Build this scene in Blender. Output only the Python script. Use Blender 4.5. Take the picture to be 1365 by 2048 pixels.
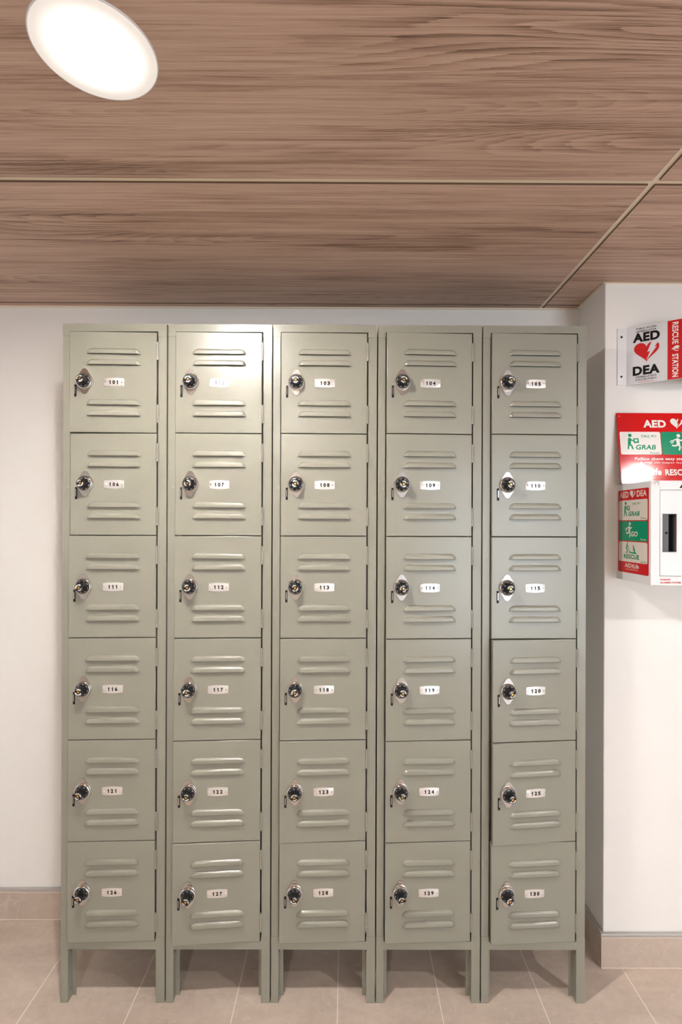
import bpy, bmesh, math, random
from mathutils import Vector, Matrix
C = bpy.context.scene
for o in list(bpy.data.objects): bpy.data.objects.remove(o)
random.seed(7)
PI = math.pi

# ------------------------------------------------------------------ camera
FPX = 1030.0
PITCH, YAW, ROLL, CX, CY, CAMZ = 0.00088, 0.00256, -0.00362, 697.21, 1046.49, 1.39873
def cam_lin(v):
    X, Y, z = v
    x = X*math.cos(YAW) - Y*math.sin(YAW); y = X*math.sin(YAW) + Y*math.cos(YAW)
    y2 = y*math.cos(PITCH) + z*math.sin(PITCH); z2 = -y*math.sin(PITCH) + z*math.cos(PITCH)
    return (x*math.cos(ROLL) - z2*math.sin(ROLL), y2, x*math.sin(ROLL) + z2*math.cos(ROLL))
cols = [cam_lin(e) for e in ((1,0,0),(0,1,0),(0,0,1))]
right = Vector([c[0] for c in cols]); fwd = Vector([c[1] for c in cols]); up = Vector([c[2] for c in cols])
cd = bpy.data.cameras.new('camera'); cam = bpy.data.objects.new('camera', cd); C.collection.objects.link(cam)
M = Matrix.Identity(4)
for i in range(3):
    M[i][0], M[i][1], M[i][2] = right[i], up[i], -fwd[i]
M[2][3] = CAMZ
cam.matrix_world = M
cd.sensor_width = 36; cd.sensor_fit = 'AUTO'; cd.lens = FPX/2048*36
cd.shift_x = -(CX-682.5)/2048; cd.shift_y = (CY-1024)/2048
cd.clip_start = 0.02
C.camera = cam

# ------------------------------------------------------------------ light and exposure
LAMP = 580.0                  # radiance of the ceiling lamps
DAYLIGHT = 24.0              # watts through the glazed opening behind the camera
C.view_settings.view_transform = 'Standard'; C.view_settings.look = 'None'
C.view_settings.exposure = 1.5; C.view_settings.gamma = 1.0
C.view_settings.use_curve_mapping = False
W = bpy.data.worlds.new('world'); C.world = W; W.use_nodes = True
bg = W.node_tree.nodes['Background']; bg.inputs[0].default_value = (1,.96,.92,1); bg.inputs[1].default_value = .27
def area(name, loc, rot, sx, sy, watts, col):
    l = bpy.data.lights.new(name, 'AREA'); l.shape = 'RECTANGLE'; l.size = sx; l.size_y = sy; l.energy = watts; l.color = col
    o = bpy.data.objects.new(name, l); o.location = loc; o.rotation_euler = rot; C.collection.objects.link(o); return o
area('daylight', (2.15, -2.62, 1.05), (PI/2, 0, 0), 1.6, 2.0, DAYLIGHT, (.78,.89,1.0))
LAMPS = [(-.412, .837), (1.80, .12), (-.412, -1.15)]

# ------------------------------------------------------------------ materials
def mat(name, col, rough=.5, metal=0, spec=.5, bump=None, coat=0):
    m = bpy.data.materials.new(name); m.use_nodes = True
    b = m.node_tree.nodes['Principled BSDF']
    b.inputs['Base Color'].default_value = (*col, 1); b.inputs['Roughness'].default_value = rough
    b.inputs['Metallic'].default_value = metal; b.inputs['Specular IOR Level'].default_value = spec
    b.inputs['Coat Weight'].default_value = coat
    if bump:
        n = m.node_tree.nodes; l = m.node_tree.links
        tc = n.new('ShaderNodeTexCoord'); ns = n.new('ShaderNodeTexNoise'); ns.inputs['Scale'].default_value = bump[0]
        ns.inputs['Detail'].default_value = 3
        bp = n.new('ShaderNodeBump'); bp.inputs['Strength'].default_value = bump[1]; bp.inputs['Distance'].default_value = bump[2]
        l.new(tc.outputs['Object'], ns.inputs['Vector']); l.new(ns.outputs['Fac'], bp.inputs['Height']); l.new(bp.outputs['Normal'], b.inputs['Normal'])
    return m
def srgb(r, g, b):
    f = lambda c: (c/255/12.92) if c/255 <= .04045 else ((c/255+.055)/1.055)**2.4
    return (f(r), f(g), f(b))
def new(n, t, **kw):
    x = n.new(t)
    for k, v in kw.items(): setattr(x, k, v)
    return x

PAINT = mat('locker_paint', srgb(139,137,125), .26, 0, .6, (900, .06, .0004))
def wear(m):   # a few pale scuffs on the enamel
    n = m.node_tree.nodes; l = m.node_tree.links; b = n['Principled BSDF']
    tc = n.new('ShaderNodeTexCoord')
    ns = n.new('ShaderNodeTexNoise'); ns.inputs['Scale'].default_value = 130; ns.inputs['Detail'].default_value = 5
    mk = n.new('ShaderNodeTexNoise'); mk.inputs['Scale'].default_value = 5
    l.new(tc.outputs['Object'], ns.inputs['Vector']); l.new(tc.outputs['Object'], mk.inputs['Vector'])
    r1 = n.new('ShaderNodeMapRange'); r1.inputs[1].default_value = .68; r1.inputs[2].default_value = .74
    r2 = n.new('ShaderNodeMapRange'); r2.inputs[1].default_value = .52; r2.inputs[2].default_value = .66
    l.new(ns.outputs['Fac'], r1.inputs[0]); l.new(mk.outputs['Fac'], r2.inputs[0])
    mu = new(n, 'ShaderNodeMath', operation='MULTIPLY'); l.new(r1.outputs[0], mu.inputs[0]); l.new(r2.outputs[0], mu.inputs[1])
    mx = new(n, 'ShaderNodeMixRGB'); mx.inputs[1].default_value = b.inputs['Base Color'].default_value; mx.inputs[2].default_value = (*srgb(200,196,186),1)
    l.new(mu.outputs[0], mx.inputs[0]); l.new(mx.outputs[0], b.inputs['Base Color'])
FRAME = mat('locker_frame_paint', srgb(139,137,125), .26, 0, .6, (900, .06, .0004)); wear(FRAME)
WALL = mat('wall_paint', srgb(234,231,227), .55, 0, .3, (240, .08, .0006))
CREAM = mat('cream_trim', srgb(232,220,198), .5)
STEEL = mat('stainless_steel', (.56,.53,.50), .22, 1)
ALU = mat('plate_aluminium', (.80,.77,.74), .32, .75)
CHROME = mat('chrome', (.82,.80,.78), .10, 1)
BLACK = mat('black_plastic', (.004,.004,.005), .33, 0, .35)
INK = mat('black_ink', (.004,.004,.004), .6, 0, .25)
WINK = mat('white_paint_ink', (.75,.74,.72), .5)
BRASS = mat('brass', (.85,.50,.13), .25, 1)
REDG = mat('glossy_red_print', srgb(210,10,16), .10, 0, .5)
WHITEG = mat('glossy_white_print', srgb(238,236,232), .12, 0, .5)
GREENG = mat('glossy_green_print', srgb(0,146,104), .12, 0, .5)
GREYG = mat('pale_grey_print', srgb(224,214,202), .3)
RED = mat('red_print', srgb(206,8,18), .35)
WHITEP = mat('white_sign_plastic', srgb(222,222,224), .35)
CABW = mat('white_powder_coat', srgb(228,228,228), .42)
GREYM = mat('grey_plastic', srgb(88,86,88), .45)
GREY_TRIM = mat('grey_metal_trim', srgb(178,174,170), .35, .3)
EDGE = mat('shaded_brown_edge_band', srgb(104,80,62), .5)  # brown panel edge, darkened to carry the shade inside the grid gap
GROUT = mat('pale_grout', srgb(222,206,188), .8)

def wood():
    m = bpy.data.materials.new('walnut_laminate'); m.use_nodes = True
    n = m.node_tree.nodes; l = m.node_tree.links; b = n['Principled BSDF']
    geo = n.new('ShaderNodeNewGeometry'); tc = n.new('ShaderNodeTexCoord')
    rnd = new(n, 'ShaderNodeVectorMath', operation='SCALE'); rnd.inputs[0].default_value = (13.7, 7.3, 3.1)
    l.new(geo.outputs['Random Per Island'], rnd.inputs['Scale'])
    add = new(n, 'ShaderNodeVectorMath', operation='ADD'); l.new(tc.outputs['Object'], add.inputs[0]); l.new(rnd.outputs[0], add.inputs[1])
    def mp(sx, sy):
        q = n.new('ShaderNodeMapping'); q.inputs['Scale'].default_value = (sx, sy, 1); l.new(add.outputs[0], q.inputs['Vector']); return q
    def noise(sx, sy, det, dist, rough=.55):
        t = n.new('ShaderNodeTexNoise'); t.inputs['Scale'].default_value = 1; t.inputs['Detail'].default_value = det
        t.inputs['Distortion'].default_value = dist; t.inputs['Roughness'].default_value = rough
        l.new(mp(sx, sy).outputs[0], t.inputs['Vector']); return t
    a = noise(.8, 10, 3, .3)             # broad bands
    f = noise(4, 420, 4, .1, .8)         # fine pores
    g = noise(1.8, 90, 6, .6, .7)      # dark streaks
    fig = noise(.36, 4.6, 2, .35, .4)   # contour lines of a stretched field: cathedral figure
    def op(o, x, y):
        q = new(n, 'ShaderNodeMath', operation=o)
        for i, v in enumerate((x, y)):
            if isinstance(v, (int, float)): q.inputs[i].default_value = v
            elif v is not None: l.new(v, q.inputs[i])
        return q.outputs[0]
    ph = op('ADD', op('MULTIPLY', fig.outputs['Fac'], 85.0), op('MULTIPLY', g.outputs['Fac'], 1.0))
    saw = op('FRACT', ph, None)
    ring = op('POWER', saw, 1.6)          # slow rise, sharp edge like late wood
    amp = op('MULTIPLY', op('SUBTRACT', noise(1.1, 6, 2, .3).outputs['Fac'], .40), .42)
    s = op('SUBTRACT', op('ADD', op('ADD', op('MULTIPLY', a.outputs['Fac'], .24), op('MULTIPLY', f.outputs['Fac'], .44)), op('MULTIPLY', g.outputs['Fac'], .56)), op('MULTIPLY', ring, amp))
    cr = n.new('ShaderNodeValToRGB'); e = cr.color_ramp.elements
    e[0].position = .44; e[0].color = (*srgb(98,71,56), 1)
    e[1].position = .74; e[1].color = (*srgb(208,181,164), 1)
    x = e.new(.525); x.color = (*srgb(156,127,110), 1)
    x = e.new(.60); x.color = (*srgb(184,155,137), 1)
    l.new(s, cr.inputs[0]); l.new(cr.outputs[0], b.inputs['Base Color'])
    b.inputs['Roughness'].default_value = .48; b.inputs['Specular IOR Level'].default_value = .35
    bp = n.new('ShaderNodeBump'); bp.inputs['Strength'].default_value = .15; bp.inputs['Distance'].default_value = .0005
    l.new(f.outputs['Fac'], bp.inputs['Height']); l.new(bp.outputs[0], b.inputs['Normal'])
    return m
WOOD = wood()

def tile(name, grout, tint):
    m = bpy.data.materials.new(name); m.use_nodes = True
    n = m.node_tree.nodes; l = m.node_tree.links; b = n['Principled BSDF']
    tc = n.new('ShaderNodeTexCoord'); sep = n.new('ShaderNodeSeparateXYZ'); l.new(tc.outputs['Object'], sep.inputs[0])
    def mth(op, x, y=None, z=None):
        q = new(n, 'ShaderNodeMath', operation=op)
        for i, v in enumerate((x, y, z)):
            if v is None: continue
            if isinstance(v, (int, float)): q.inputs[i].default_value = v
            else: l.new(v, q.inputs[i])
        return q.outputs[0]
    n1 = n.new('ShaderNodeTexNoise'); n1.inputs['Scale'].default_value = 5; n1.inputs['Detail'].default_value = 6; n1.inputs['Distortion'].default_value = .8
    n2 = n.new('ShaderNodeTexNoise'); n2.inputs['Scale'].default_value = 45; n2.inputs['Detail'].default_value = 5; n2.inputs['Roughness'].default_value = .7
    mp = n.new('ShaderNodeMapping'); mp.inputs['Rotation'].default_value = (0, 0, .7); mp.inputs['Scale'].default_value = (1, 2.2, 1)
    l.new(tc.outputs['Object'], mp.inputs[0]); l.new(mp.outputs[0], n1.inputs['Vector']); l.new(tc.outputs['Object'], n2.inputs['Vector'])
    cr = n.new('ShaderNodeValToRGB'); e = cr.color_ramp.elements
    t = lambda r, g, bb: (*srgb(r*tint, g*tint, bb*tint), 1)
    e[0].position = .3; e[0].color = t(172,156,143); e[1].position = .72; e[1].color = t(205,189,175)
    l.new(mth('ADD', mth('MULTIPLY', n1.outputs['Fac'], .6), mth('MULTIPLY', n2.outputs['Fac'], .4)), cr.inputs[0])
    # pale veins
    vn = n.new('ShaderNodeTexNoise'); vn.inputs['Scale'].default_value = 3.1; vn.inputs['Detail'].default_value = 3; vn.inputs['Distortion'].default_value = 1.2
    l.new(mp.outputs[0], vn.inputs['Vector'])
    v = mth('ABSOLUTE', mth('SUBTRACT', vn.outputs['Fac'], .5))
    vein = n.new('ShaderNodeMapRange'); vein.inputs[1].default_value = .0; vein.inputs[2].default_value = .005; vein.inputs[3].default_value = .26; vein.inputs[4].default_value = 0
    l.new(v, vein.inputs[0])
    mx = n.new('ShaderNodeMixRGB'); mx.inputs[2].default_value = t(226,214,203); l.new(vein.outputs[0], mx.inputs[0]); l.new(cr.outputs[0], mx.inputs[1])
    # dark specks
    vo = n.new('ShaderNodeTexNoise'); vo.inputs['Scale'].default_value = 70; vo.inputs['Detail'].default_value = 2
    l.new(tc.outputs['Object'], vo.inputs['Vector'])
    sp = n.new('ShaderNodeMapRange'); sp.inputs[1].default_value = .70; sp.inputs[2].default_value = .76; sp.inputs[3].default_value = 0; sp.inputs[4].default_value = .35
    l.new(vo.outputs['Fac'], sp.inputs[0])
    mx2 = n.new('ShaderNodeMixRGB'); mx2.inputs[2].default_value = t(120,104,92); l.new(sp.outputs[0], mx2.inputs[0]); l.new(mx.outputs[0], mx2.inputs[1])
    out = mx2.outputs[0]
    if grout:
        u = mth('DIVIDE', mth('ADD', sep.outputs[0], .0225 + 30*.2985), .2985)
        fx = mth('FRACT', u); dx = mth('MULTIPLY', mth('MINIMUM', fx, mth('SUBTRACT', 1.0, fx)), .2985)
        row = mth('FLOOR', u)
        w = mth('DIVIDE', mth('ADD', sep.outputs[1], 6.6 - 1.31), .60)
        fy = mth('FRACT', w); dy = mth('MULTIPLY', mth('MINIMUM', fy, mth('SUBTRACT', 1.0, fy)), .60)
        g = mth('LESS_THAN', mth('MINIMUM', dx, dy), .0014)
        mx3 = n.new('ShaderNodeMixRGB'); mx3.inputs[2].default_value = (*srgb(226,214,202), 1); l.new(g, mx3.inputs[0]); l.new(out, mx3.inputs[1]); out = mx3.outputs[0]
    l.new(out, b.inputs['Base Color']); b.inputs['Roughness'].default_value = .38; b.inputs['Specular IOR Level'].default_value = .4
    return m
FLOOR = tile('floor_tile', True, 1.0)
BASE = tile('baseboard_tile', False, 1.0)

def emit_disc(name, rad, strength, col):
    m = bpy.data.materials.new(name); m.use_nodes = True
    n = m.node_tree.nodes; l = m.node_tree.links; b = n['Principled BSDF']
    tc = n.new('ShaderNodeTexCoord'); sep = n.new('ShaderNodeSeparateXYZ'); l.new(tc.outputs['Object'], sep.inputs[0])
    cmb = n.new('ShaderNodeCombineXYZ'); l.new(sep.outputs[0], cmb.inputs[0]); l.new(sep.outputs[1], cmb.inputs[1])
    ln = new(n, 'ShaderNodeVectorMath', operation='LENGTH'); l.new(cmb.outputs[0], ln.inputs[0])
    def ramp(r0, r1, v):
        mr = n.new('ShaderNodeMapRange'); mr.interpolation_type = 'SMOOTHSTEP'
        mr.inputs[1].default_value = rad*r0; mr.inputs[2].default_value = rad*r1; mr.inputs[3].default_value = v; mr.inputs[4].default_value = 0
        l.new(ln.outputs['Value'], mr.inputs[0]); return mr.outputs[0]
    a1 = new(n, 'ShaderNodeMath', operation='ADD'); l.new(ramp(.20, .62, strength), a1.inputs[0]); l.new(ramp(.50, .95, .34), a1.inputs[1])
    a2 = new(n, 'ShaderNodeMath', operation='ADD'); l.new(a1.outputs[0], a2.inputs[0]); a2.inputs[1].default_value = .13
    b.inputs['Base Color'].default_value = (.85,.83,.8,1); b.inputs['Emission Color'].default_value = (*col, 1); b.inputs['Roughness'].default_value = .4
    l.new(a2.outputs[0], b.inputs['Emission Strength'])
    return m
LAMPM = emit_disc('lamp_diffuser', .0945, LAMP, (1, .95, .892))
LAMPN = emit_disc('neutral_lamp_diffuser', .0945, LAMP, (1, .985, .96))

# ------------------------------------------------------------------ helpers
def link(o, parent=None):
    C.collection.objects.link(o)
    if parent is not None: o.parent = parent
    return o
def obj(name, bm, mats, parent=None, loc=(0,0,0), smooth=None, flat_y=False):
    me = bpy.data.meshes.new(name); bm.normal_update(); bm.to_mesh(me); bm.free()
    for m in (mats if isinstance(mats, (list, tuple)) else [mats]): me.materials.append(m)
    o = bpy.data.objects.new(name, me); o.location = loc
    if smooth is not None:
        for p in me.polygons: p.use_smooth = True
        me.set_sharp_from_angle(angle=math.radians(smooth))
        if flat_y:
            for p in me.polygons: p.use_smooth = not all(abs(me.vertices[i].co.y) < 1e-6 for i in p.vertices)
    return link(o, parent)
def tag(o, label, cat, group=None):
    o['label'] = label; o['category'] = cat
    if group: o['group'] = group
    return o
def thing(name, label, cat, loc=(0,0,0), group=None):
    o = bpy.data.objects.new(name, None); o.location = loc; o.empty_display_size = .05
    return tag(link(o), label, cat, group)
def struct(name, bm, m, smooth=None):
    o = obj(name, bm, m, smooth=smooth); o['kind'] = 'structure'; return o
def box(bm, x0, x1, y0, y1, z0, z1, mi=0, bev=0, seg=1):
    g = bmesh.ops.create_cube(bm, size=1)['verts']
    for v in g:
        v.co = Vector((x0 if v.co.x < 0 else x1, y0 if v.co.y < 0 else y1, z0 if v.co.z < 0 else z1))
    fs = {f for v in g for f in v.link_faces}
    for f in fs: f.material_index = mi
    if bev:
        es = list({e for v in g for e in v.link_edges})
        r = bmesh.ops.bevel(bm, geom=es, offset=bev, segments=seg, affect='EDGES', profile=.5)
        for f in r['faces']: f.material_index = mi
def lathe(bm, prof, n=32, axis='y', c=(0,0,0), mi=0, cap=True):
    """prof: list of (r, h); axis y points to -y (towards the room) for h > 0"""
    rings = []
    for r, h in prof:
        ring = []
        for k in range(n):
            a = 2*PI*k/n
            if axis == 'y': p = (c[0]+r*math.cos(a), c[1]-h, c[2]+r*math.sin(a))
            else: p = (c[0]+r*math.cos(a), c[1]+r*math.sin(a), c[2]+h)
            ring.append(bm.verts.new(p))
        rings.append(ring)
    for a, b in zip(rings, rings[1:]):
        for k in range(n):
            f = bm.faces.new((a[k], a[(k+1) % n], b[(k+1) % n], b[k])); f.material_index = mi
    if cap:
        for rg in (rings[0], rings[-1]):
            f = bm.faces.new(rg); f.material_index = mi
def prism(bm, pts, y0, y1, mi=0, bev=0):
    """pts (x, z) outline extruded from y0 to y1"""
    a = [bm.verts.new((x, y0, z)) for x, z in pts]; b = [bm.verts.new((x, y1, z)) for x, z in pts]
    fs = [bm.faces.new(a), bm.faces.new(b[::-1])]
    for k in range(len(pts)):
        j = (k+1) % len(pts); fs.append(bm.faces.new((a[k], b[k], b[j], a[j])))
    for f in fs: f.material_index = mi
    if bev: bmesh.ops.bevel(bm, geom=list(fs[0].edges), offset=bev, segments=2, affect='EDGES', profile=.5)
    return fs
def fix(bm): bmesh.ops.recalc_face_normals(bm, faces=bm.faces[:])

class Frame:
    """a plane in the scene: origin O, X to the reader's right, Y up, N towards the reader"""
    def __init__(s, O, X, Y): s.O = Vector(O); s.X = Vector(X).normalized(); s.Y = Vector(Y).normalized(); s.N = s.X.cross(s.Y).normalized()
    def p(s, x, y, n=0): return s.O + s.X*x + s.Y*y + s.N*n
_glyphs = {}
def text2d(body, bold=0.0, shear=0.0, spacing=1.0):
    key = (body, bold, shear, spacing)
    if key not in _glyphs:
        cu = bpy.data.curves.new('txt', 'FONT'); cu.body = body; cu.size = 1; cu.offset = bold; cu.shear = shear
        cu.space_character = spacing; cu.resolution_u = 4; cu.fill_mode = 'FRONT'
        o = bpy.data.objects.new('txt', cu); C.collection.objects.link(o)
        dg = bpy.context.evaluated_depsgraph_get(); me = o.evaluated_get(dg).to_mesh()
        vs = [(v.co.x, v.co.y) for v in me.vertices]; fs = [tuple(p.vertices) for p in me.polygons]
        o.evaluated_get(dg).to_mesh_clear(); bpy.data.objects.remove(o); bpy.data.curves.remove(cu)
        x0 = min(v[0] for v in vs); x1 = max(v[0] for v in vs); y0 = min(v[1] for v in vs); y1 = max(v[1] for v in vs)
        _glyphs[key] = ([((x-x0)/(x1-x0), (y-y0)/(y1-y0)) for x, y in vs], fs, (x1-x0)/(y1-y0))
    return _glyphs[key]
def put_text(bm, fr, body, x, y, w, h, n=.0004, mi=0, bold=.02, shear=0, spacing=1.05, rot=0):
    """lower-left corner of the text box at (x, y), box w by h (w None keeps the shape); rot=-90 reads downwards"""
    vs, fs, asp = text2d(body, bold, shear, spacing)
    if w is None: w = h*asp
    out = []
    for a, b in vs:
        if rot == 0: q = (x + a*w, y + b*h)
        else: q = (x + b*h, y - a*w)          # starts at the top, letters lie on their right side
        out.append(bm.verts.new(fr.p(q[0], q[1], n)))
    for f in fs:
        idx = [out[i] for i in f]
        try: nf = bm.faces.new(idx); nf.material_index = mi
        except ValueError: pass
ONE = [(.38,0),(.74,0),(.74,1),(.46,1),(.40,.90),(.28,.81),(.10,.75),(.10,.56),(.26,.61),(.38,.70)]
def put_number(bm, fr, num, xc, y, h, pitch, n, mi):
    for i, ch in enumerate(num):
        c = xc + (i-(len(num)-1)/2)*pitch; w = h*.66
        if ch == '1': put_poly(bm, fr, [(c - w/2 + a*w, y + b*h) for a, b in ONE], n, mi)
        else: put_text(bm, fr, ch, c-w/2, y, w, h, n, mi, .05)
def put_poly(bm, fr, pts, n=.0003, mi=0):
    f = bm.faces.new([bm.verts.new(fr.p(x, y, n)) for x, y in pts]); f.material_index = mi; return f
def put_disc(bm, fr, x, y, r, n=.0003, mi=0, k=20):
    put_poly(bm, fr, [(x+r*math.cos(2*PI*i/k), y+r*math.sin(2*PI*i/k)) for i in range(k)], n, mi)
def put_stroke(bm, fr, pts, w, n=.0003, mi=0):
    for (ax, ay), (bx, by) in zip(pts, pts[1:]):
        d = Vector((bx-ax, by-ay)); L = d.length; a0 = math.atan2(d.y, d.x); r = w/2; P = []
        for i in range(9): a = a0 + PI/2 + PI*i/8; P.append((ax+r*math.cos(a), ay+r*math.sin(a)))
        for i in range(9): a = a0 - PI/2 + PI*i/8; P.append((bx+r*math.cos(a), by+r*math.sin(a)))
        put_poly(bm, fr, P, n, mi); n += .00001
def rrect(x0, y0, x1, y1, r, k=6):
    P = []
    for cx, cy, a0 in ((x1-r, y1-r, 0), (x0+r, y1-r, PI/2), (x0+r, y0+r, PI), (x1-r, y0+r, 1.5*PI)):
        for i in range(k+1): a = a0 + PI/2*i/k; P.append((cx+r*math.cos(a), cy+r*math.sin(a)))
    return P
def heart(cx, cy, w, h, k=36):
    P = []
    for i in range(k):
        t = 2*PI*i/k
        P.append((16*math.sin(t)**3, 13*math.cos(t)-5*math.cos(2*t)-2*math.cos(3*t)-math.cos(4*t)))
    return [(cx + x/32*w, cy + (y+2.5)/29*h) for x, y in P]
def put_heart(bm, fr, cx, cy, w, h, mi, mback, n=.0004, rot=0):
    T = lambda P: [(cx + (y-cy), cy - (x-cx)) for x, y in P] if rot else P
    put_poly(bm, fr, T(heart(cx, cy, w, h)), n, mi)
    B = [(.70,1.0),(.53,.50),(.64,.52),(.49,.08),(.90,.72),(.81,.70),(.95,.93),(.90,1.0)]
    put_poly(bm, fr, T([(cx-w/2+x*w, cy-h/2+y*h) for x, y in B]), n+.0002, mback)

# ------------------------------------------------------------------ the room
D = 1.5033                   # front plane of the lockers
YB = 1.8278                  # back wall
YP = 1.6326                  # front of the wall return on the right
XP = .8175                   # its left side
ZC = 2.1653                  # ceiling
XL, XR, YF = -2.6, 3.1, -2.5
bm = bmesh.new(); box(bm, XL-.1, XR+.1, YF-.5, YB+.1, -.05, 0); struct('floor', bm, FLOOR)
bm = bmesh.new(); box(bm, XL, XP+.1, YB, YB+.1, 0, ZC+.04); struct('wall_back', bm, WALL)
bm = bmesh.new(); box(bm, XP, XR, YP, YB+.1, 0, ZC+.04, bev=.003, seg=2); struct('wall_right', bm, WALL)
bm = bmesh.new(); box(bm, XL, 1.35, YF-.1, YF, 0, ZC+.04); box(bm, 2.95, XR, YF-.1, YF, 0, ZC+.04); box(bm, 1.35, 2.95, YF-.1, YF, 2.08, ZC+.04)
struct('wall_front', bm, WALL)
bm = bmesh.new()
for a, b in ((1.35, 1.40), (2.125, 2.175), (2.90, 2.95)): box(bm, a, b, YF-.08, YF-.02, 0, 2.08)
for a, b in ((0, .06), (2.03, 2.08)): box(bm, 1.35, 2.95, YF-.08, YF-.02, a, b)
struct('window_1', bm, GREYM)

# ceiling panels with a shadow-gap grid between them
GX, GY, GYB = .6859, 1.1534, 1.797
hw = .0082
xs = [XL, GX-2.44, GX, XR]; ys = [YF, GY-1.29, GY-.645, GY, GYB, YB]
bm = bmesh.new()
for i in range(len(xs)-1):
    for j in range(len(ys)-1):
        x0 = xs[i] + (hw if i else 0); x1 = xs[i+1] - (hw if i < len(xs)-2 else 0)
        y0 = ys[j] + (hw if j else 0); y1 = ys[j+1] - (hw if j < len(ys)-2 else 0)
        if j == 3: y1 = ys[j+1] - .003
        if j == 4: y0 = ys[j] + .003
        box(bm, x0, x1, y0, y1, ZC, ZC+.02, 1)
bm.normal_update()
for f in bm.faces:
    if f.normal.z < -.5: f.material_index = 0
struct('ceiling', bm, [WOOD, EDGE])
k = 1
for x in xs[1:-1]:
    bm = bmesh.new(); box(bm, x-hw, x+hw, YF, YB, ZC+.0045, ZC+.02); struct('trim_%d' % k, bm, CREAM); k += 1
for y in ys[1:-1]:
    w_ = hw if y != GYB else .003
    bm = bmesh.new(); box(bm, XL, XR, y-w_, y+w_, ZC+.0046, ZC+.02); struct('trim_%d' % k, bm, CREAM); k += 1
bm = bmesh.new(); box(bm, XL, XR, YF, YB, ZC+.0205, ZC+.04); struct('ceiling_deck', bm, GREYM)
# wall angles where the ceiling meets the walls
bm = bmesh.new(); box(bm, XL, XP, YB-.006, YB, ZC-.005, ZC); struct('trim_%d' % k, bm, CREAM); k += 1
bm = bmesh.new(); box(bm, XP-.007, XP, YP-.003, YB, ZC-.003, ZC); box(bm, XP-.007, XR, YP-.004, YP, ZC-.003, ZC); struct('trim_%d' % k, bm, CREAM); k += 1
# tile baseboards, each with a grey metal cap and a pale grout line
def baseboard(name, x0, x1, y0, y1, h, nrm):
    global k
    bm = bmesh.new(); box(bm, x0, x1, y0, y1, .003, h, 0); struct(name, bm, BASE)
    e = .0004
    bm = bmesh.new()
    box(bm, x0-(e if nrm[0] else 0), x1, y0-(e if nrm[1] else 0), y1, 0, .003, 0)
    struct('trim_%d' % k, bm, GROUT); k += 1
    bm = bmesh.new(); box(bm, x0-(e if nrm[0] else 0), x1, y0-(e if nrm[1] else 0), y1, h, h+.0025)
    struct('trim_%d' % k, bm, GROUT); k += 1
    bm = bmesh.new(); box(bm, x0-(.001 if nrm[0] else 0), x1, y0-(.001 if nrm[1] else 0), y1, h+.0025, h+.0125, bev=.002, seg=2)
    struct('trim_%d' % k, bm, GREY_TRIM); k += 1
baseboard('baseboard_back', XL, XP-.011, YB-.011, YB, .096, (0,1))
baseboard('baseboard_right', XP-.011, XR, YP-.011, YP, .096, (1,1))
baseboard('baseboard_right_side', XP-.011, XP, YP, YB, .096, (1,0))

# ------------------------------------------------------------------ lockers
LW, PITCHX, X0, LD = .3030, .30671, -.8305, .300
ZTOP, ZBASE = 1.979, .157
ROWS = [1.6608, 1.3628, 1.0655, .7697, .4752, .1818]       # bottom edge of each row of doors
DTOP = 1.9555
PLW, PRW = .0215, .0250                                     # front post widths
HX = LW/2 - PRW - .0040                                     # hinge axis, local x
DW = .2500                                                  # door width
DH = .2928                                                  # door height
T = .0012
def locker_body():
    bm = bmesh.new(); a = LW/2
    box(bm, -a, -a+T, .027, LD, ZBASE, ZTOP-.001); box(bm, a-T, a, .027, LD, ZBASE, ZTOP-.001)
    box(bm, -a+T, a-T, LD-T, LD, ZBASE, ZTOP-.001); box(bm, -a, a, .004, LD, ZTOP-.001, ZTOP)
    box(bm, -a+T, a-T, .027, LD-T, ZBASE+.002, ZBASE+.002+T)
    for z in ROWS[:-1]: box(bm, -a+T, a-T, .027, LD-T, z-.004, z-.004+T)
    return bm
def post(bm, s, z0, z1):
    """folded channel: front flange, web at the inner edge, strike flange turned inwards; s=-1 left, 1 right"""
    w = PLW if s < 0 else PRW; a = LW/2
    X = lambda u: s*(a-u)      # u measured inwards from the outer edge
    def bx(u0, u1, y0, y1, bev=0): 
        q = sorted((X(u0), X(u1))); box(bm, q[0], q[1], y0, y1, z0, z1, bev=bev)
    bx(0, w, 0, .0014, .0005); bx(w-.0014, w, .0014, .0254); bx(w-.0014, w+.011, .0254, .0268); bx(0, .0014, .0014, .0268)
def face_frame():
    bm = bmesh.new(); a = LW/2
    post(bm, -1, ZBASE, ZTOP-.0005); post(bm, 1, ZBASE, ZTOP-.0005)
    # header with ears lapping the posts
    e = .0009; zi = DTOP+.0015; ze = 1.9435
    pts = [(-a, ze), (-a+PLW+.0006, ze), (-a+PLW+.0006, zi), (a-PRW-.0006, zi), (a-PRW-.0006, ze), (a, ze), (a, ZTOP), (-a, ZTOP)]
    prism(bm, pts, -e, .0006)
    box(bm, -a, a, .0006, .022, ZTOP-.0014, ZTOP)
    box(bm, -a+PLW, a-PRW, .0006, .020, zi, zi+.0014)
    # sill with ears
    zs = ROWS[-1]-.001; ze = .1945
    pts = [(-a, ZBASE), (a, ZBASE), (a, ze), (a-PRW-.0006, ze), (a-PRW-.0006, zs), (-a+PLW+.0006, zs), (-a+PLW+.0006, ze), (-a, ze)]
    prism(bm, pts, -e, .0006)
    box(bm, -a+PLW, a-PRW, .0006, .027, zs-.0014, zs); box(bm, -a+PLW, a-PRW, .0006, .027, ZBASE, ZBASE+.0014)
    fix(bm); return bm
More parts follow.
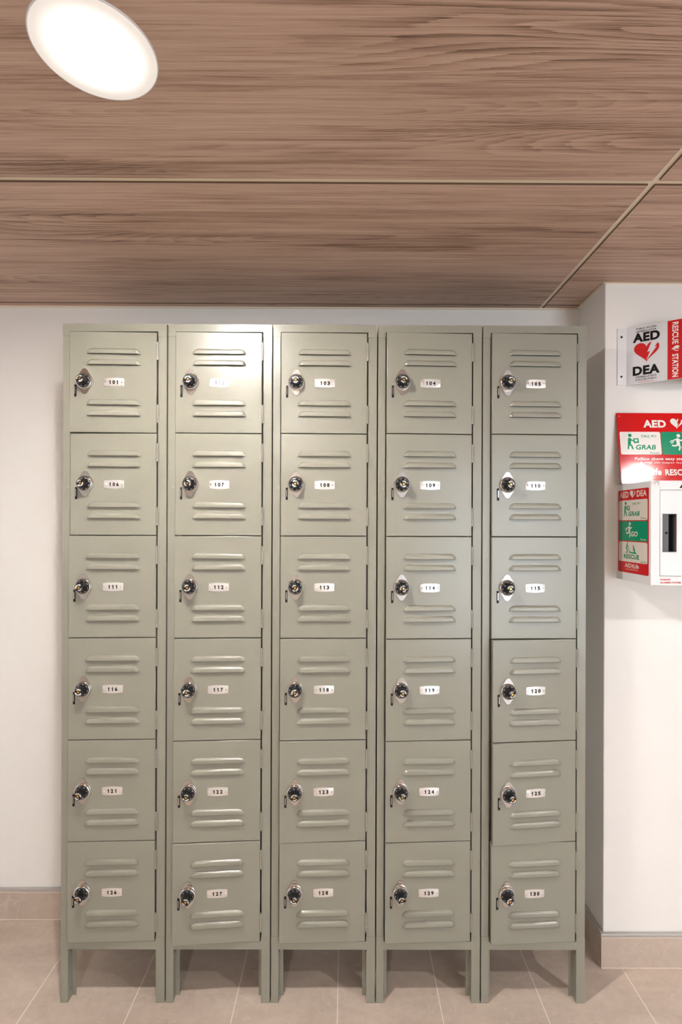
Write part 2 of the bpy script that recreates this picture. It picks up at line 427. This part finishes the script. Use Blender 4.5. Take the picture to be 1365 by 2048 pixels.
def front_leg(s):
    bm = bmesh.new(); post(bm, s, 0, ZBASE)
    w = PLW if s < 0 else PRW; a = LW/2
    for z in (.030, .137):       # bolt heads on the web
        x = s*(a-w)
        for r, h in ((.0035, .002),):
            vs = []
            box(bm, min(x, x-s*h), max(x, x-s*h), .011, .018, z-.0035, z+.0035, bev=.0008)
    return bm
def rear_leg(s):
    bm = bmesh.new(); a = LW/2; q = sorted((s*a, s*(a-.025))); box(bm, q[0], q[1], LD-.0014, LD, 0, ZBASE)
    q = sorted((s*a, s*(a-.0014))); box(bm, q[0], q[1], LD-.025, LD-.0014, 0, ZBASE); return bm

LV = [(.0485, .0165), (.0805, .0165), (.1970, .0165), (.2285, .0165)]   # louvre top below the door top, height
LX0, LX1 = .0500, .2040                                                 # from the left door edge
def door_mesh():
    """pan door, hinge axis at x=0, sheet front at y=0, x from -DW to 0, z from 0 to DH"""
    bm = bmesh.new(); r = .0016; dep = .0155
    xc = [-DW+r, -DW+LX0+.004, -DW+LX1-.004, -r]
    zc = [r]; slots = set()
    for t, h in reversed(LV):
        zb = DH - t - h
        zc += [zb, zb+.0055]; slots.add(len(zc)-2)
    zc.append(DH-r)
    g = [[bm.verts.new((x, 0, z)) for x in xc] for z in zc]
    for j in range(len(zc)-1):
        for i in range(3):
            if i == 1 and j in slots: continue
            bm.faces.new((g[j][i], g[j][i+1], g[j+1][i+1], g[j+1][i]))
    # rounded edge and returned flange
    loop = [g[0][i] for i in range(4)] + [g[j][3] for j in range(1, len(zc))] + [g[-1][i] for i in (2, 1, 0)] + [g[j][0] for j in range(len(zc)-2, 0, -1)]
    xa, xb, za, zb = -DW+r, -r, r, DH-r
    def out(v, d, y):
        x, z = v.co.x, v.co.z
        dx = -d if abs(x-xa) < 1e-7 else (d if abs(x-xb) < 1e-7 else 0)
        dz = -d if abs(z-za) < 1e-7 else (d if abs(z-zb) < 1e-7 else 0)
        return bm.verts.new((x+dx, y, z+dz))
    prev = loop
    for a in (PI/6, PI/3, PI/2):
        cur = [out(v, r*math.sin(a), r*(1-math.cos(a))) for v in loop]
        for i in range(len(loop)):
            j = (i+1) % len(loop); bm.faces.new((prev[i], prev[j], cur[j], cur[i]))
        prev = cur
    cur = [bm.verts.new((v.co.x, dep, v.co.z)) for v in prev]
    for i in range(len(loop)):
        j = (i+1) % len(loop); bm.faces.new((prev[i], prev[j], cur[j], cur[i]))
    # pressed louvre hoods, open underneath
    x0, x1 = -DW+LX0, -DW+LX1; R = .017; Hd = .0062
    us = [0, .02, .06, .12, .2, .3, .42, .55, .7, .85, 1]
    X = [x0+R*u for u in us] + [x1-R*u for u in reversed(us)]
    S = [0, .05, .11, .18, .26, .34, .42, .60, .80, 1]
    for t, h in LV:
        zb = DH - t - h; G = []
        for x in X:
            u = min(1, (x-x0)/R, (x1-x)/R); e = math.sqrt(max(0, 1-(1-u)**2)); ed = 1-(1-min(1, u*1.35))**2.2; cl = []
            for s in S:
                p = (1-(1-min(1, s/.42))**2.2)*(.86+.14*s)
                cl.append(bm.verts.new((x, -.0001 - Hd*ed*p, zb + h*e*(1-s))))
            G.append(cl)
        for a, b in zip(G, G[1:]):
            for i in range(len(S)-1): 
                try: bm.faces.new((a[i], a[i+1], b[i+1], b[i]))
                except ValueError: pass
    bmesh.ops.remove_doubles(bm, verts=bm.verts[:], dist=1e-6)
    fix(bm)
    return bm
def hinge_mesh():
    bm = bmesh.new(); L = .0535; r = .0037; n = 4; P = [(.0008, 0)]
    for i in range(n):
        z0 = L*i/n; z1 = L*(i+1)/n
        P += [(r, z0+.0003), (r, z1-.0003), (r-.0006, z1)]
    P.append((.0008, L))
    lathe(bm, P, 16, 'z'); box(bm, .0015, .0066, -.0006, .0006, 0, L)   # leaf on the post
    fix(bm); return bm
def backplate_mesh():
    bm = bmesh.new(); P = []
    R, r, d = .0238, .0085, .0288
    th = math.acos((R-r)/d)      # tangent hull of three circles
    for i in range(13): a = -(PI/2-th) + (PI-2*th)*i/12; P.append((R*math.cos(a), R*math.sin(a)))
    for i in range(13): a = (PI/2-th) + 2*th*i/12; P.append((r*math.cos(a), d + r*math.sin(a)))
    for i in range(13): a = PI/2+th + (PI-2*th)*i/12; P.append((R*math.cos(a), R*math.sin(a)))
    for i in range(13): a = 1.5*PI-th + 2*th*i/12; P.append((r*math.cos(a), -d + r*math.sin(a)))
    ctr = [(x, z) for x, z in P]
    prism(bm, ctr, -.0030, 0, bev=.0012); fix(bm)
    return bm
FL = Frame((0,0,0), (1,0,0), (0,0,1))     # N = X x Y = -y : towards the room
def arc_text(bm, body, rad, a_mid, step, h, n, mi, bold=.03):
    k = len(body)
    for i, ch in enumerate(body):
        a = a_mid - (i-(k-1)/2)*step         # clockwise, read from outside the ring
        c = (rad*math.cos(a), rad*math.sin(a)); t = a - PI/2
        fr = Frame((c[0], 0, c[1]), (math.cos(t), 0, math.sin(t)), (-math.sin(t), 0, math.cos(t)))
        vs, fs, asp = text2d(ch, bold, 0, 1.0); w = h*min(asp, 1.0)
        put_text(bm, fr, ch, -w/2, -h/2, w, h, n, mi, bold, 0, 1.0)
def dial_mesh():
    bm = bmesh.new()
    lathe(bm, [(.0232, .003), (.0232, .0065), (.0222, .0088), (.0205, .0098), (.0196, .0092)], 40, mi=0, cap=False)
    lathe(bm, [(.0196, .0092), (.0180, .0100), (.0130, .0116), (.0118, .0118)], 40, mi=1)
    for i in range(40):
        a = 2*PI*i/40; r0, r1 = (.0172, .0190)
        if i % 5 == 0: r0 = .0168
        c, s = math.cos(a), math.sin(a); w = .00022
        f = bm.faces.new([bm.verts.new((r*c - q*s, -.0103 + (.0172-r)*.0, r*s + q*c)) for r, q in ((r0, -w), (r1, -w), (r1, w), (r0, w))]); f.material_index = 2
    for i, t in enumerate(('0','5','10','15','20','25','30','35')):
        a = PI/2 - i*PI/4; tt = a - PI/2; c = (.0150*math.cos(a), .0150*math.sin(a))
        fr = Frame((c[0], 0, c[1]), (math.cos(tt), 0, math.sin(tt)), (-math.sin(tt), 0, math.cos(tt)))
        w = .0024 if len(t) == 1 else .0042
        put_text(bm, fr, t, -w/2, -.0017, w, .0034, .01135, 2, .02)
    return bm
def knob_mesh():
    bm = bmesh.new(); n = 32; rings = []
    for r, h, kn in ((.0150, .0112, 0), (.0144, .0130, 0), (.0122, .0150, 1), (.0116, .0298, 1), (.0112, .0314, 0), (.0104, .0320, 0), (.0040, .0320, 0), (.0036, .0312, 0)):
        rings.append([bm.verts.new(((r-(.0004 if kn and k % 2 else 0))*math.cos(2*PI*k/n), -h, (r-(.0004 if kn and k % 2 else 0))*math.sin(2*PI*k/n))) for k in range(n)])
    for a, b in zip(rings, rings[1:]):
        for k in range(n): bm.faces.new((a[k], a[(k+1) % n], b[(k+1) % n], b[k]))
    lathe(bm, [(.0034, .0305), (.0031, .0324), (.0012, .0326)], 20, mi=1)
    put_poly(bm, FL, rrect(-.00045, -.0014, .00045, .0014, .0003), .0329, 0)
    arc_text(bm, 'Master', .0078, PI/2, .46, .0040, .0323, 2, .04)
    arc_text(bm, 'Lock', .0078, -PI/2, .46, .0040, .0323, 2, .04)
    return bm
def latch_mesh():
    bm = bmesh.new()
    box(bm, -.0032, .0032, -.0005, .004, -.0175, .0175, 0)
    vs = []
    P = [(-.0020, .0135), (.0014, .0135), (.0014, -.0105), (-.0020, -.0105)]
    prism(bm, [(-.0016, -.0095), (.0018, -.0095), (.0018, .0125), (-.0016, .0125)], -.0030, -.0005, 1, bev=.0009)
    fix(bm); return bm
def plate_mesh(num):
    bm = bmesh.new(); w, h, bow = .029, .0108, .0018; P = []
    for i in range(11): t = -1+2*i/10; P.append((t*w, -h-bow*(1-t*t)))
    for i in range(11): t = 1-2*i/10; P.append((t*w, h+bow*(1-t*t)))
    prism(bm, P, -.0012, -.0001, 0, bev=.0005)
    for s in (-1, 1): lathe(bm, [(.0026, .0010), (.0024, .0020), (.0014, .0027), (.0004, .0029)], 14, c=(s*.0235, 0, 0), mi=1)
    put_number(bm, FL, num, 0, -.0056, .0112, .0106, .0016, 2)
    return bm

proto = thing('locker_unit', 'x', 'locker', (0,0,0))
obj('cabinet_body', locker_body(), PAINT, proto); obj('face_frame', face_frame(), FRAME, proto)
for s in (-1, 1): obj('leg', front_leg(s), FRAME, proto)
for s in (-1, 1): obj('leg', rear_leg(s), FRAME, proto)
door0 = obj('door', door_mesh(), PAINT, proto, smooth=35, flat_y=True)
sm = door0.modifiers.new('sheet', 'SOLIDIFY'); sm.thickness = .0008; sm.offset = -1
sub = []
hg = obj('hinge', hinge_mesh(), PAINT, door0, smooth=40); sub.append(hg)
hg2 = hg.copy(); link(hg2, door0); sub.append(hg2)
hg.location = (.0022, .0003, DH-.028-.0535); hg2.location = (.0022, .0003, DH-.211-.0535)
LKX, LKZ = -DW+.0445, DH-.1455
bp_ = obj('lock_backplate', backplate_mesh(), STEEL, door0, (LKX, 0, LKZ), 40)
dl_ = obj('lock_dial', dial_mesh(), [CHROME, BLACK, WINK], door0, (LKX, 0, LKZ), 40)
kb_ = obj('lock_knob', knob_mesh(), [BLACK, BRASS, WINK], door0, (LKX, 0, LKZ), 40)
lt_ = obj('latch', latch_mesh(), [INK, CHROME], door0, (-DW+.0175, 0, DH-.1725))
bp_['label'] = 'polished steel lock plate'; kb_['label'] = 'black knob with brass keyhole'
np0 = obj('number_plate', plate_mesh('101'), [ALU, CHROME, INK], door0, (-DW+.1275, 0, DH-.1470), 40)
np0['label'] = 'metal plate with black number'

# how far each door's free edge stands out of its frame (mm) and how its dial is turned
OUT = [[8,6,5,12,9],[1,6,5,12,9],[9,9,6,13,9],[9,15,11,14,22],[9,16,15,11,26],[9,19,10,10,14]]
TURN = [[25,5,0,-20,-25],[205,-70,-35,150,-30],[30,195,200,35,10],[170,15,40,-25,200],[-30,165,10,150,190],[-30,-45,150,10,45]]
def copy_tree(o, parent):
    c = o.copy(); link(c, parent)
    for ch in o.children: copy_tree(ch, c)
    return c
LABELS = ['greige steel locker column, leftmost, with door 101 at the top and 126 at the bottom',
          'greige steel locker column with door 102 at the top, second from the left',
          'middle greige steel locker column with door 103 at the top and 128 at the bottom',
          'greige steel locker column with door 104 at the top, fourth from the left',
          'greige steel locker column nearest the defibrillator, with door 105 at the top']
GROUP = 'six-door locker columns standing in a row'
units = []
static = [c for c in proto.children if c is not door0]
for i in range(5):
    if i == 0: u = proto
    else:
        u = proto.copy(); link(u)
        for s in static: copy_tree(s, u)
    u.location = (X0 + i*PITCHX + LW/2, D, 0); u['label'] = LABELS[i]; u['group'] = GROUP
    units.append(u)
plates = {}
for i, u in enumerate(units):
    for r in range(6):
        num = str(101 + 5*r + i)
        if num == '101': d = door0
        else:
            d = door0.copy(); link(d, u)
            for ch in [hg, hg2, bp_, dl_, kb_, lt_, np0]:
                c = ch.copy(); link(c, d)
                if ch is np0:
                    pm = plate_mesh(num); me = bpy.data.meshes.new('number_plate'); pm.to_mesh(me); pm.free()
                    for m in (ALU, CHROME, INK): me.materials.append(m)
                    for p in me.polygons: p.use_smooth = True
                    me.set_sharp_from_angle(angle=math.radians(40)); c.data = me
        d.location = (HX, -.0022, ROWS[r]+.0006)
        d.rotation_euler = (0, 0, math.asin(OUT[r][i]*.001/DW))
        h = (ROWS[r-1] if r else DTOP) - ROWS[r] - .0022
        d.scale = (1, 1, h/DH)
        for ch in d.children:
            if ch.name.startswith(('lock_dial', 'lock_knob')): ch.rotation_euler = (0, -math.radians(TURN[r][i]), 0)

# ------------------------------------------------------------------ ceiling lights
def ceiling_light(x, y, label, dm=None):
    t = thing('ceiling_light', label, 'light', (x, y, ZC), 'round ceiling lights')
    bm = bmesh.new(); lathe(bm, [(.0965, 0), (.0965, -.0010), (.0960, -.0018), (.0950, -.0020), (.0945, -.0018)], 64, 'z', cap=False); fix(bm)
    for f in bm.faces: f.normal_flip() if f.normal.z > .2 else None
    obj('trim_ring', bm, WHITEP, t, smooth=40)
    bm = bmesh.new(); lathe(bm, [(.0945, -.0018), (.070, -.0030), (.035, -.0038), (.004, -.0040)], 64, 'z', cap=False)
    f = bm.faces.new([v for v in bm.verts if abs(v.co.z+.0040) < 1e-6]); fix(bm)
    for f in bm.faces:
        if f.normal.z > 0: f.normal_flip()
    obj('diffuser', bm, dm or LAMPM, t, smooth=60)
ceiling_light(*LAMPS[0], 'round glowing flush light in the wood ceiling above the left lockers')
ceiling_light(*LAMPS[1], 'round ceiling light on the right in front of the defibrillator wall', LAMPN)
ceiling_light(*LAMPS[2], 'round fill light added on the ceiling, unseen behind the viewer on the left')  # unseen lamp, added as general fill for the room

# ------------------------------------------------------------------ pictograms
def pict_grab(bm, fr, x, y, s, ink, back, n=.0006):
    q = lambda px, py: (x + (px-670)/270*s, y + (1740-py)/270*s)
    put_disc(bm, fr, *q(713,1513), 21/270*s, n, ink)
    put_stroke(bm, fr, [q(706,1558), q(700,1618)], 36/270*s, n, ink)
    put_stroke(bm, fr, [q(716,1552), q(735,1576), q(765,1578)], 14/270*s, n+.00003, ink)
    put_stroke(bm, fr, [q(694,1615), q(684,1670)], 18/270*s, n+.00006, ink)
    put_stroke(bm, fr, [q(706,1615), q(728,1642), q(736,1671)], 18/270*s, n+.00009, ink)
    put_poly(bm, fr, [q(752,1606), q(814,1602), q(808,1546), q(746,1550)], n+.00012, ink)
    put_poly(bm, fr, heart(*q(780,1577), 36/270*s, 34/270*s), n+.0002, back)
def pict_go(bm, fr, x, y, s, ink, back, n=.0006):
    q = lambda px, py: (x + (px-1170)/270*s, y + (1740-py)/270*s)
    put_disc(bm, fr, *q(1275,1515), 21/270*s, n, ink)
    put_stroke(bm, fr, [q(1262,1562), q(1268,1618)], 38/270*s, n, ink)
    put_stroke(bm, fr, [q(1250,1556), q(1218,1568), q(1200,1592)], 13/270*s, n+.00003, ink)
    put_stroke(bm, fr, [q(1276,1556), q(1295,1574), q(1322,1562)], 13/270*s, n+.00006, ink)
    put_stroke(bm, fr, [q(1272,1620), q(1283,1650), q(1272,1682)], 18/270*s, n+.00009, ink)
    put_stroke(bm, fr, [q(1256,1618), q(1236,1636), q(1198,1632)], 18/270*s, n+.00012, ink)
    put_poly(bm, fr, [q(1170,1584), q(1196,1566), q(1216,1594), q(1190,1612)], n+.00016, ink)
    put_disc(bm, fr, *q(1193,1589), 9/270*s, n+.0002, back)
def pict_rescue(bm, fr, x, y, s, ink, n=.0006):
    q = lambda a, b: (x + a*s, y + b*s)
    put_disc(bm, fr, *q(.24,.90), .055*s, n, ink); put_stroke(bm, fr, [q(.22,.78), q(.16,.56)], .11*s, n, ink)
    put_stroke(bm, fr, [q(.26,.76), q(.38,.60), q(.40,.48)], .045*s, n+.00003, ink); put_stroke(bm, fr, [q(.16,.56), q(.27,.50), q(.22,.38)], .06*s, n+.00006, ink)
    put_disc(bm, fr, *q(.86,.74), .055*s, n, ink); put_stroke(bm, fr, [q(.90,.64), q(1.00,.46)], .11*s, n, ink)
    put_stroke(bm, fr, [q(.87,.63), q(.84,.46)], .045*s, n+.00003, ink); put_stroke(bm, fr, [q(1.0,.46), q(.92,.38), q(1.08,.36)], .06*s, n+.00006, ink)
    put_disc(bm, fr, *q(.50,.42), .05*s, n, ink); put_stroke(bm, fr, [q(.08,.35), q(.30,.36)], .05*s, n+.00012, ink)
    put_stroke(bm, fr, [q(.50,.36), q(1.15,.33)], .07*s, n+.00009, ink)

# ------------------------------------------------------------------ projecting sign
XS0, XS1, ZS0, ZS1 = .8560, .8840, 1.8405, 2.0200
DX, DY = .1248, .0866
LF = math.hypot(DX, DY)
st = thing('wall_sign', 'V-shaped projecting white and red AED rescue station sign, topmost on the right wall', 'sign', (XS0, YP, ZS0))
bm = bmesh.new()
TH = .003
def plan(bm, pts, z0, z1):
    a = [bm.verts.new((x, y, z0)) for x, y in pts]; b = [bm.verts.new((x, y, z1)) for x, y in pts]
    bm.faces.new(a[::-1]); bm.faces.new(b)
    for i in range(len(pts)): bm.faces.new((a[i], a[(i+1) % len(pts)], b[(i+1) % len(pts)], b[i]))
x0, x1 = 0, XS1-XS0; xa = x1+DX; xe = xa + DX; xf = xe + x1
plan(bm, [(x0, -.0005), (x0, -TH), (x1, -TH), (xa, -DY-TH*.3), (xe, -TH), (xf, -TH), (xf, -.0005), (xe-.003, -.0005), (xa, -DY+TH), (x1+.003, -.0005)], 0, ZS1-ZS0)
bmesh.ops.recalc_face_normals(bm, faces=bm.faces[:])
panel = obj('sign_panel', bm, WHITEP, st)
fl = Frame((x1, -TH, 0), (DX, -DY+TH*.7, 0), (0,0,1)); LFc = math.hypot(DX, DY-TH*.7)
H = ZS1-ZS0
xr = .758/1.028*LFc
frR = Frame((xa, -DY-TH*.3, 0), (DX, DY-TH*.7, 0), (0,0,1))
for fr, side in ((fl, 0), (frR, 1)):
    mx_ = (lambda x: x) if side == 0 else (lambda x: x - 0)
    off = 0 if side == 0 else LFc - xr                    # red band sits by the fold on both faces
    bx0 = xr if side == 0 else 0
    bm = bmesh.new(); put_poly(bm, fr, [(bx0, .0003), (bx0+LFc-xr, .0003), (bx0+LFc-xr, H-.0003), (bx0, H-.0003)], .0004, 0); obj('red_band', bm, RED, panel)
    bm = bmesh.new(); c = off + .0545
    put_text(bm, fr, 'PUBLIC ACCESS', c-.0275, H*(1-.058), .055, H*.030, .0005, 0, .02)
    put_text(bm, fr, 'DEFIBRILLATOR', c-.0275, H*(1-.108), .055, H*.030, .0005, 0, .02)
    put_text(bm, fr, 'AED', c-.0365, H*(1-.277), .073, H*.160, .0005, 0, .05, 0, 1.08)
    obj('lettering', bm, INK, panel); bm = bmesh.new()
    put_text(bm, fr, 'DEA', c-.0365, H*(1-.855), .073, H*.160, .0005, 0, .05, 0, 1.08)
    put_text(bm, fr, 'D\u00c9FIBRILLATEUR', c-.0285, H*(1-.900), .057, H*.036, .0005, 0, .02)
    put_text(bm, fr, "D'ACC\u00c8S PUBLIC", c-.0285, H*(1-.946), .057, H*.036, .0005, 0, .02)
    obj('lettering', bm, INK, panel)
    bm = bmesh.new(); put_text(bm, fr, 'www.AED4Life.ca', c-.021, H*(1-.982), .042, H*.022, .0005, 0, 0); obj('web_address', bm, RED, panel)
    bm = bmesh.new(); put_heart(bm, fr, c+.001, H*(1-.468), .069, H*.345, 0, 1, .0004); obj('heart_emblem', bm, [RED, WHITEP], panel)
    bm = bmesh.new(); bc = bx0 + (LFc-xr)/2
    put_text(bm, fr, 'RESCUE', bc-.0078, H*(1-.038), H*.370, .0160, .0007, 0, .03, rot=-90)
    put_text(bm, fr, 'STATION', bc-.0078, H*(1-.576), H*.389, .0160, .0007, 0, .03, rot=-90)
    put_heart(bm, fr, bc, H*(1-.483), H*.095, .0215, 0, 1, .0007, rot=1)
    obj('band_lettering', bm, [WHITEG, RED], panel)
for z in (.027, .1525):
    for x in (.0125, xf-.0125):
        bm = bmesh.new(); lathe(bm, [(.0034, 0), (.0032, .0012), (.0016, .0022), (.0004, .0024)], 16, c=(x, -TH, z)); fix(bm); obj('screw', bm, BLACK, st, smooth=50)

# ------------------------------------------------------------------ defibrillator cabinet
AX0, AYF, AZ0, AZ1, AW = .8565, 1.4496, 1.2285, 1.5235, .335
ct = thing('defibrillator_cabinet', 'white wall-mounted AED cabinet with a red and green sticker on its side', 'cabinet', (AX0, AYF, AZ0))
H = AZ1-AZ0; DP = YP-AYF
bm = bmesh.new(); t_ = .0015
# shell with an opening for the door in the front
dx0, dx1, dz0, dz1 = .0250, AW-.0250, .0255, .2690
box(bm, 0, t_, .0, DP, 0, H); box(bm, AW-t_, AW, 0, DP, 0, H); box(bm, t_, AW-t_, 0, DP, 0, t_); box(bm, t_, AW-t_, 0, DP, H-t_, H); box(bm, t_, AW-t_, DP-t_, DP, t_, H-t_)
box(bm, 0, dx0, -t_, 0, 0, H, bev=.0006); box(bm, dx1, AW, -t_, 0, 0, H); box(bm, dx0, dx1, -t_, 0, 0, dz0); box(bm, dx0, dx1, -t_, 0, dz1, H)
obj('cabinet_shell', bm, CABW, ct)
g = .0012; hx0, hx1, hz0, hz1 = .0330, .0720, .0935, .2015
bm = bmesh.new(); xs_ = [dx0+g, hx0, hx1, dx1-g]; zs_ = [dz0+g, hz0, hz1, dz1-g]
for i in range(3):
    for j in range(3):
        if i == 1 and j == 1: continue
        box(bm, xs_[i], xs_[i+1], -t_*.7, .004, zs_[j], zs_[j+1])
dr = obj('cabinet_door', bm, CABW, ct)
bm = bmesh.new(); b_ = .0016
box(bm, hx0, hx0+b_, -.0026, .02, hz0, hz1); box(bm, hx1-b_, hx1, -.0026, .02, hz0, hz1); box(bm, hx0+b_, hx1-b_, -.0026, .02, hz0, hz0+b_); box(bm, hx0+b_, hx1-b_, -.0026, .02, hz1-b_, hz1)
box(bm, hx0+b_, hx0+.0165, -.0015, .002, hz0+b_, hz1-b_, 0)
box(bm, hx0+.0165, hx1-b_, .018, .020, hz0+b_, hz1-b_, 1)
lathe(bm, [(.0036, .0015), (.0036, .0022), (.0026, .0022), (.0024, .0016)], 20, c=(hx0+.0105, 0, (hz0+hz1)/2), mi=1)
fix(bm); obj('recessed_handle', bm, [GREYM, INK], dr)['label'] = 'dark grey recessed pull'
bm = bmesh.new(); lathe(bm, [(.0062, 0), (.0062, .004), (.0054, .0052), (.0032, .0054)], 24, c=(.0150, -t_, H-.0085), mi=0); lathe(bm, [(.0022, .0054), (.0020, .0062)], 16, c=(.0150, -t_, H-.0085), mi=1); fix(bm)
obj('cam_lock', bm, [CHROME, BRASS], ct, smooth=40)
frc = Frame((0, -t_, 0), (1,0,0), (0,0,1))
bm = bmesh.new(); put_text(bm, frc, 'WARNING', .0262, .0135, .0290, .0048, .0003, 0, .04); put_text(bm, frc, 'ALARMED SYSTEM', .0265, .0052, .0580, .0048, .0003, 0, .04)
obj('warning_lettering', bm, RED, ct)
bm = bmesh.new(); put_text(bm, frc, 'AED', .0795, H-.0215, .070, .0165, .0003, 0, .03); obj('lettering', bm, INK, ct)
# side sticker
SW, SH = .1650, .2520
frs = Frame((0, DP-.0099, .0245), (0,-1,0), (0,0,1))
bm = bmesh.new(); put_poly(bm, frs, rrect(0, 0, SW, SH, .005), .0005, 0)
for a, b, mi in ((.126, .368, 1), (.379, .614, 2), (.626, .869, 1)):
    put_poly(bm, frs, rrect(.0055, SH*(1-b), SW-.0055, SH*(1-a), .006), .0008, mi)
put_text(bm, frs, 'AED', .010, SH*(1-.094), .050, .0185, .0008, 1, .03); put_text(bm, frs, 'DEA', .1045, SH*(1-.094), .050, .0185, .0008, 1, .03)
put_heart(bm, frs, .082, SH*(1-.060), .030, .0250, 1, 0, .0008)
ph = SH*.242
y1 = SH*(1-.368); pict_grab(bm, frs, .034, y1-.002, ph*1.05, 2, 1, .0011)
put_text(bm, frs, 'CALL 911', .0805, y1+ph*.76, .0420, ph*.105, .0012, 2, .02, .2); put_text(bm, frs, 'GRAB', .061, y1+ph*.21, .0590, ph*.225, .0013, 2, .03, .2); put_text(bm, frs, 'Prenez', .125, y1+ph*.05, .028, ph*.09, .0012, 2, .0, .2)
y2 = SH*(1-.614); pict_go(bm, frs, .043, y2-.002, ph*1.05, 1, 2, .0011)
put_text(bm, frs, 'GO', .0745, y2+ph*.22, .0360, ph*.245, .0013, 1, .03, .2); put_text(bm, frs, 'Partez', .125, y2+ph*.05, .028, ph*.09, .0012, 1, .0, .2)
y3 = SH*(1-.869); pict_rescue(bm, frs, .042, y3+ph*.17, ph*.86, 2, .0011)
put_text(bm, frs, 'RESCUE', .036, y3+ph*.16, .082, ph*.225, .0013, 2, .03, 0); put_text(bm, frs, 'Sauvez', .125, y3+ph*.04, .028, ph*.09, .0012, 2, .0, .2)
put_text(bm, frs, 'AED4Life', .040, SH*.062, .076, SH*.052, .0008, 1, .03, .15); put_text(bm, frs, 'www.AED4Life.ca', .044, SH*.034, .066, SH*.018, .0008, 1, .0)
obj('side_sticker', bm, [RED, GREYG, GREENG], ct)['label'] = 'red sticker with white and green grab, go, rescue panels'

# ------------------------------------------------------------------ instruction plate leaning out above the cabinet
PX0, PZ0, PZ1, PW = .8515, 1.5255, 1.7525, .380
yb_, yt_ = 1.5945, YP-.0045
pt = thing('instruction_plate', 'glossy red AED plate with white and green panels, leaning above the white cabinet', 'sign', (PX0, yb_, PZ0))
PH = math.hypot(PZ1-PZ0, yt_-yb_)
fp = Frame((0, 0, 0), (1, 0, 0), (0, yt_-yb_, PZ1-PZ0))
bm = bmesh.new(); P = rrect(0, 0, PW, PH, .004)
a = [bm.verts.new(fp.p(x, y, 0)) for x, y in P]; b = [bm.verts.new(fp.p(x, y, -.002)) for x, y in P]
bm.faces.new(a); bm.faces.new(b[::-1])
for i in range(len(P)): bm.faces.new((a[i], b[i], b[(i+1) % len(P)], a[(i+1) % len(P)]))
fix(bm); pb = obj('plate_board', bm, REDG, pt)
k_ = PH/ (2085-1245)        # crop pixels to metres on this plate
Y = lambda py: PH - (py-1245)*k_
Xp = lambda px, py: (px - 570 - (py-1245)*.107)*k_*.985
bm = bmesh.new()
put_text(bm, fp, 'AED', Xp(895,1420), Y(1420), 262*k_, 90*k_, .0004, 0, .04); put_heart(bm, fp, Xp(1283,1372), Y(1372), 145*k_, 125*k_, 0, 1, .0004); put_text(bm, fp, 'DEA', Xp(1400,1420), Y(1420), 262*k_, 90*k_, .0004, 0, .04)
obj('lettering', bm, [WHITEG, REDG], pb); bm = bmesh.new()
put_text(bm, fp, 'Follow these easy steps', Xp(805,1815), Y(1815), 610*k_, 40*k_, .0004, 0, .02, .1); put_text(bm, fp, 'Suivez ces \u00e9tapes faciles', Xp(870,1850), Y(1850), 545*k_, 24*k_, .0004, 0, .0, .1)
put_text(bm, fp, 'AED4Life', Xp(725,1985), Y(1985), 390*k_, 84*k_, .0004, 0, .03, .08); put_text(bm, fp, 'RESCUE STATION', Xp(1165,1985), Y(1985), 700*k_, 72*k_, .0004, 0, .03)
put_text(bm, fp, 'www.AED4Life.ca', Xp(690,2030), Y(2030), 245*k_, 28*k_, .0004, 0, .0)
obj('lettering', bm, [WHITEG, REDG], pb)
pw = 468*k_; ph = 270*k_
for i in range(3):
    bm = bmesh.new(); xx = .0055 + i*(pw+.0020); yy = Y(1742)
    put_poly(bm, fp, rrect(xx, yy, xx+pw, yy+ph, .005), .0004, 0)
    back, ink = (1, 0) if i == 1 else (0, 1)
    u = lambda px: xx + (px-610)*k_
    if i == 0:
        pict_grab(bm, fp, u(683), yy, ph, 1, 0, .0007); put_text(bm, fp, 'CALL 911', u(855), yy+ph*.755, 172*k_, 30*k_, .0008, 1, .02)
        put_text(bm, fp, 'GRAB', u(785), yy+ph*.215, 230*k_, 58*k_, .0009, 1, .03, .2); put_text(bm, fp, 'Prenez', u(945), yy+ph*.03, 105*k_, 26*k_, .0008, 1, 0, .2)
        obj('pictogram_panel', bm, [WHITEG, GREENG], pb)
    elif i == 1:
        pict_go(bm, fp, u(705), yy, ph, 1, 0, .0007); put_text(bm, fp, 'GO', u(836), yy+ph*.21, 125*k_, 62*k_, .0009, 1, .03, .2); put_text(bm, fp, 'Partez', u(945), yy+ph*.03, 105*k_, 26*k_, .0008, 1, 0, .2)
        obj('pictogram_panel', bm, [GREENG, WHITEG], pb)
    else:
        pict_rescue(bm, fp, u(700), yy+ph*.1, ph*.9, 1, .0007); put_text(bm, fp, 'RESCUE', u(720), yy+ph*.18, 280*k_, 58*k_, .0009, 1, .03, .2)
        obj('pictogram_panel', bm, [WHITEG, GREENG], pb)
bm = bmesh.new()
for x, y in ((.0085, PH-.011), (PW-.0085, PH-.011)): put_disc(bm, fp, x, y, .0022, .0006, 0)
obj('rivet', bm, CHROME, pb)
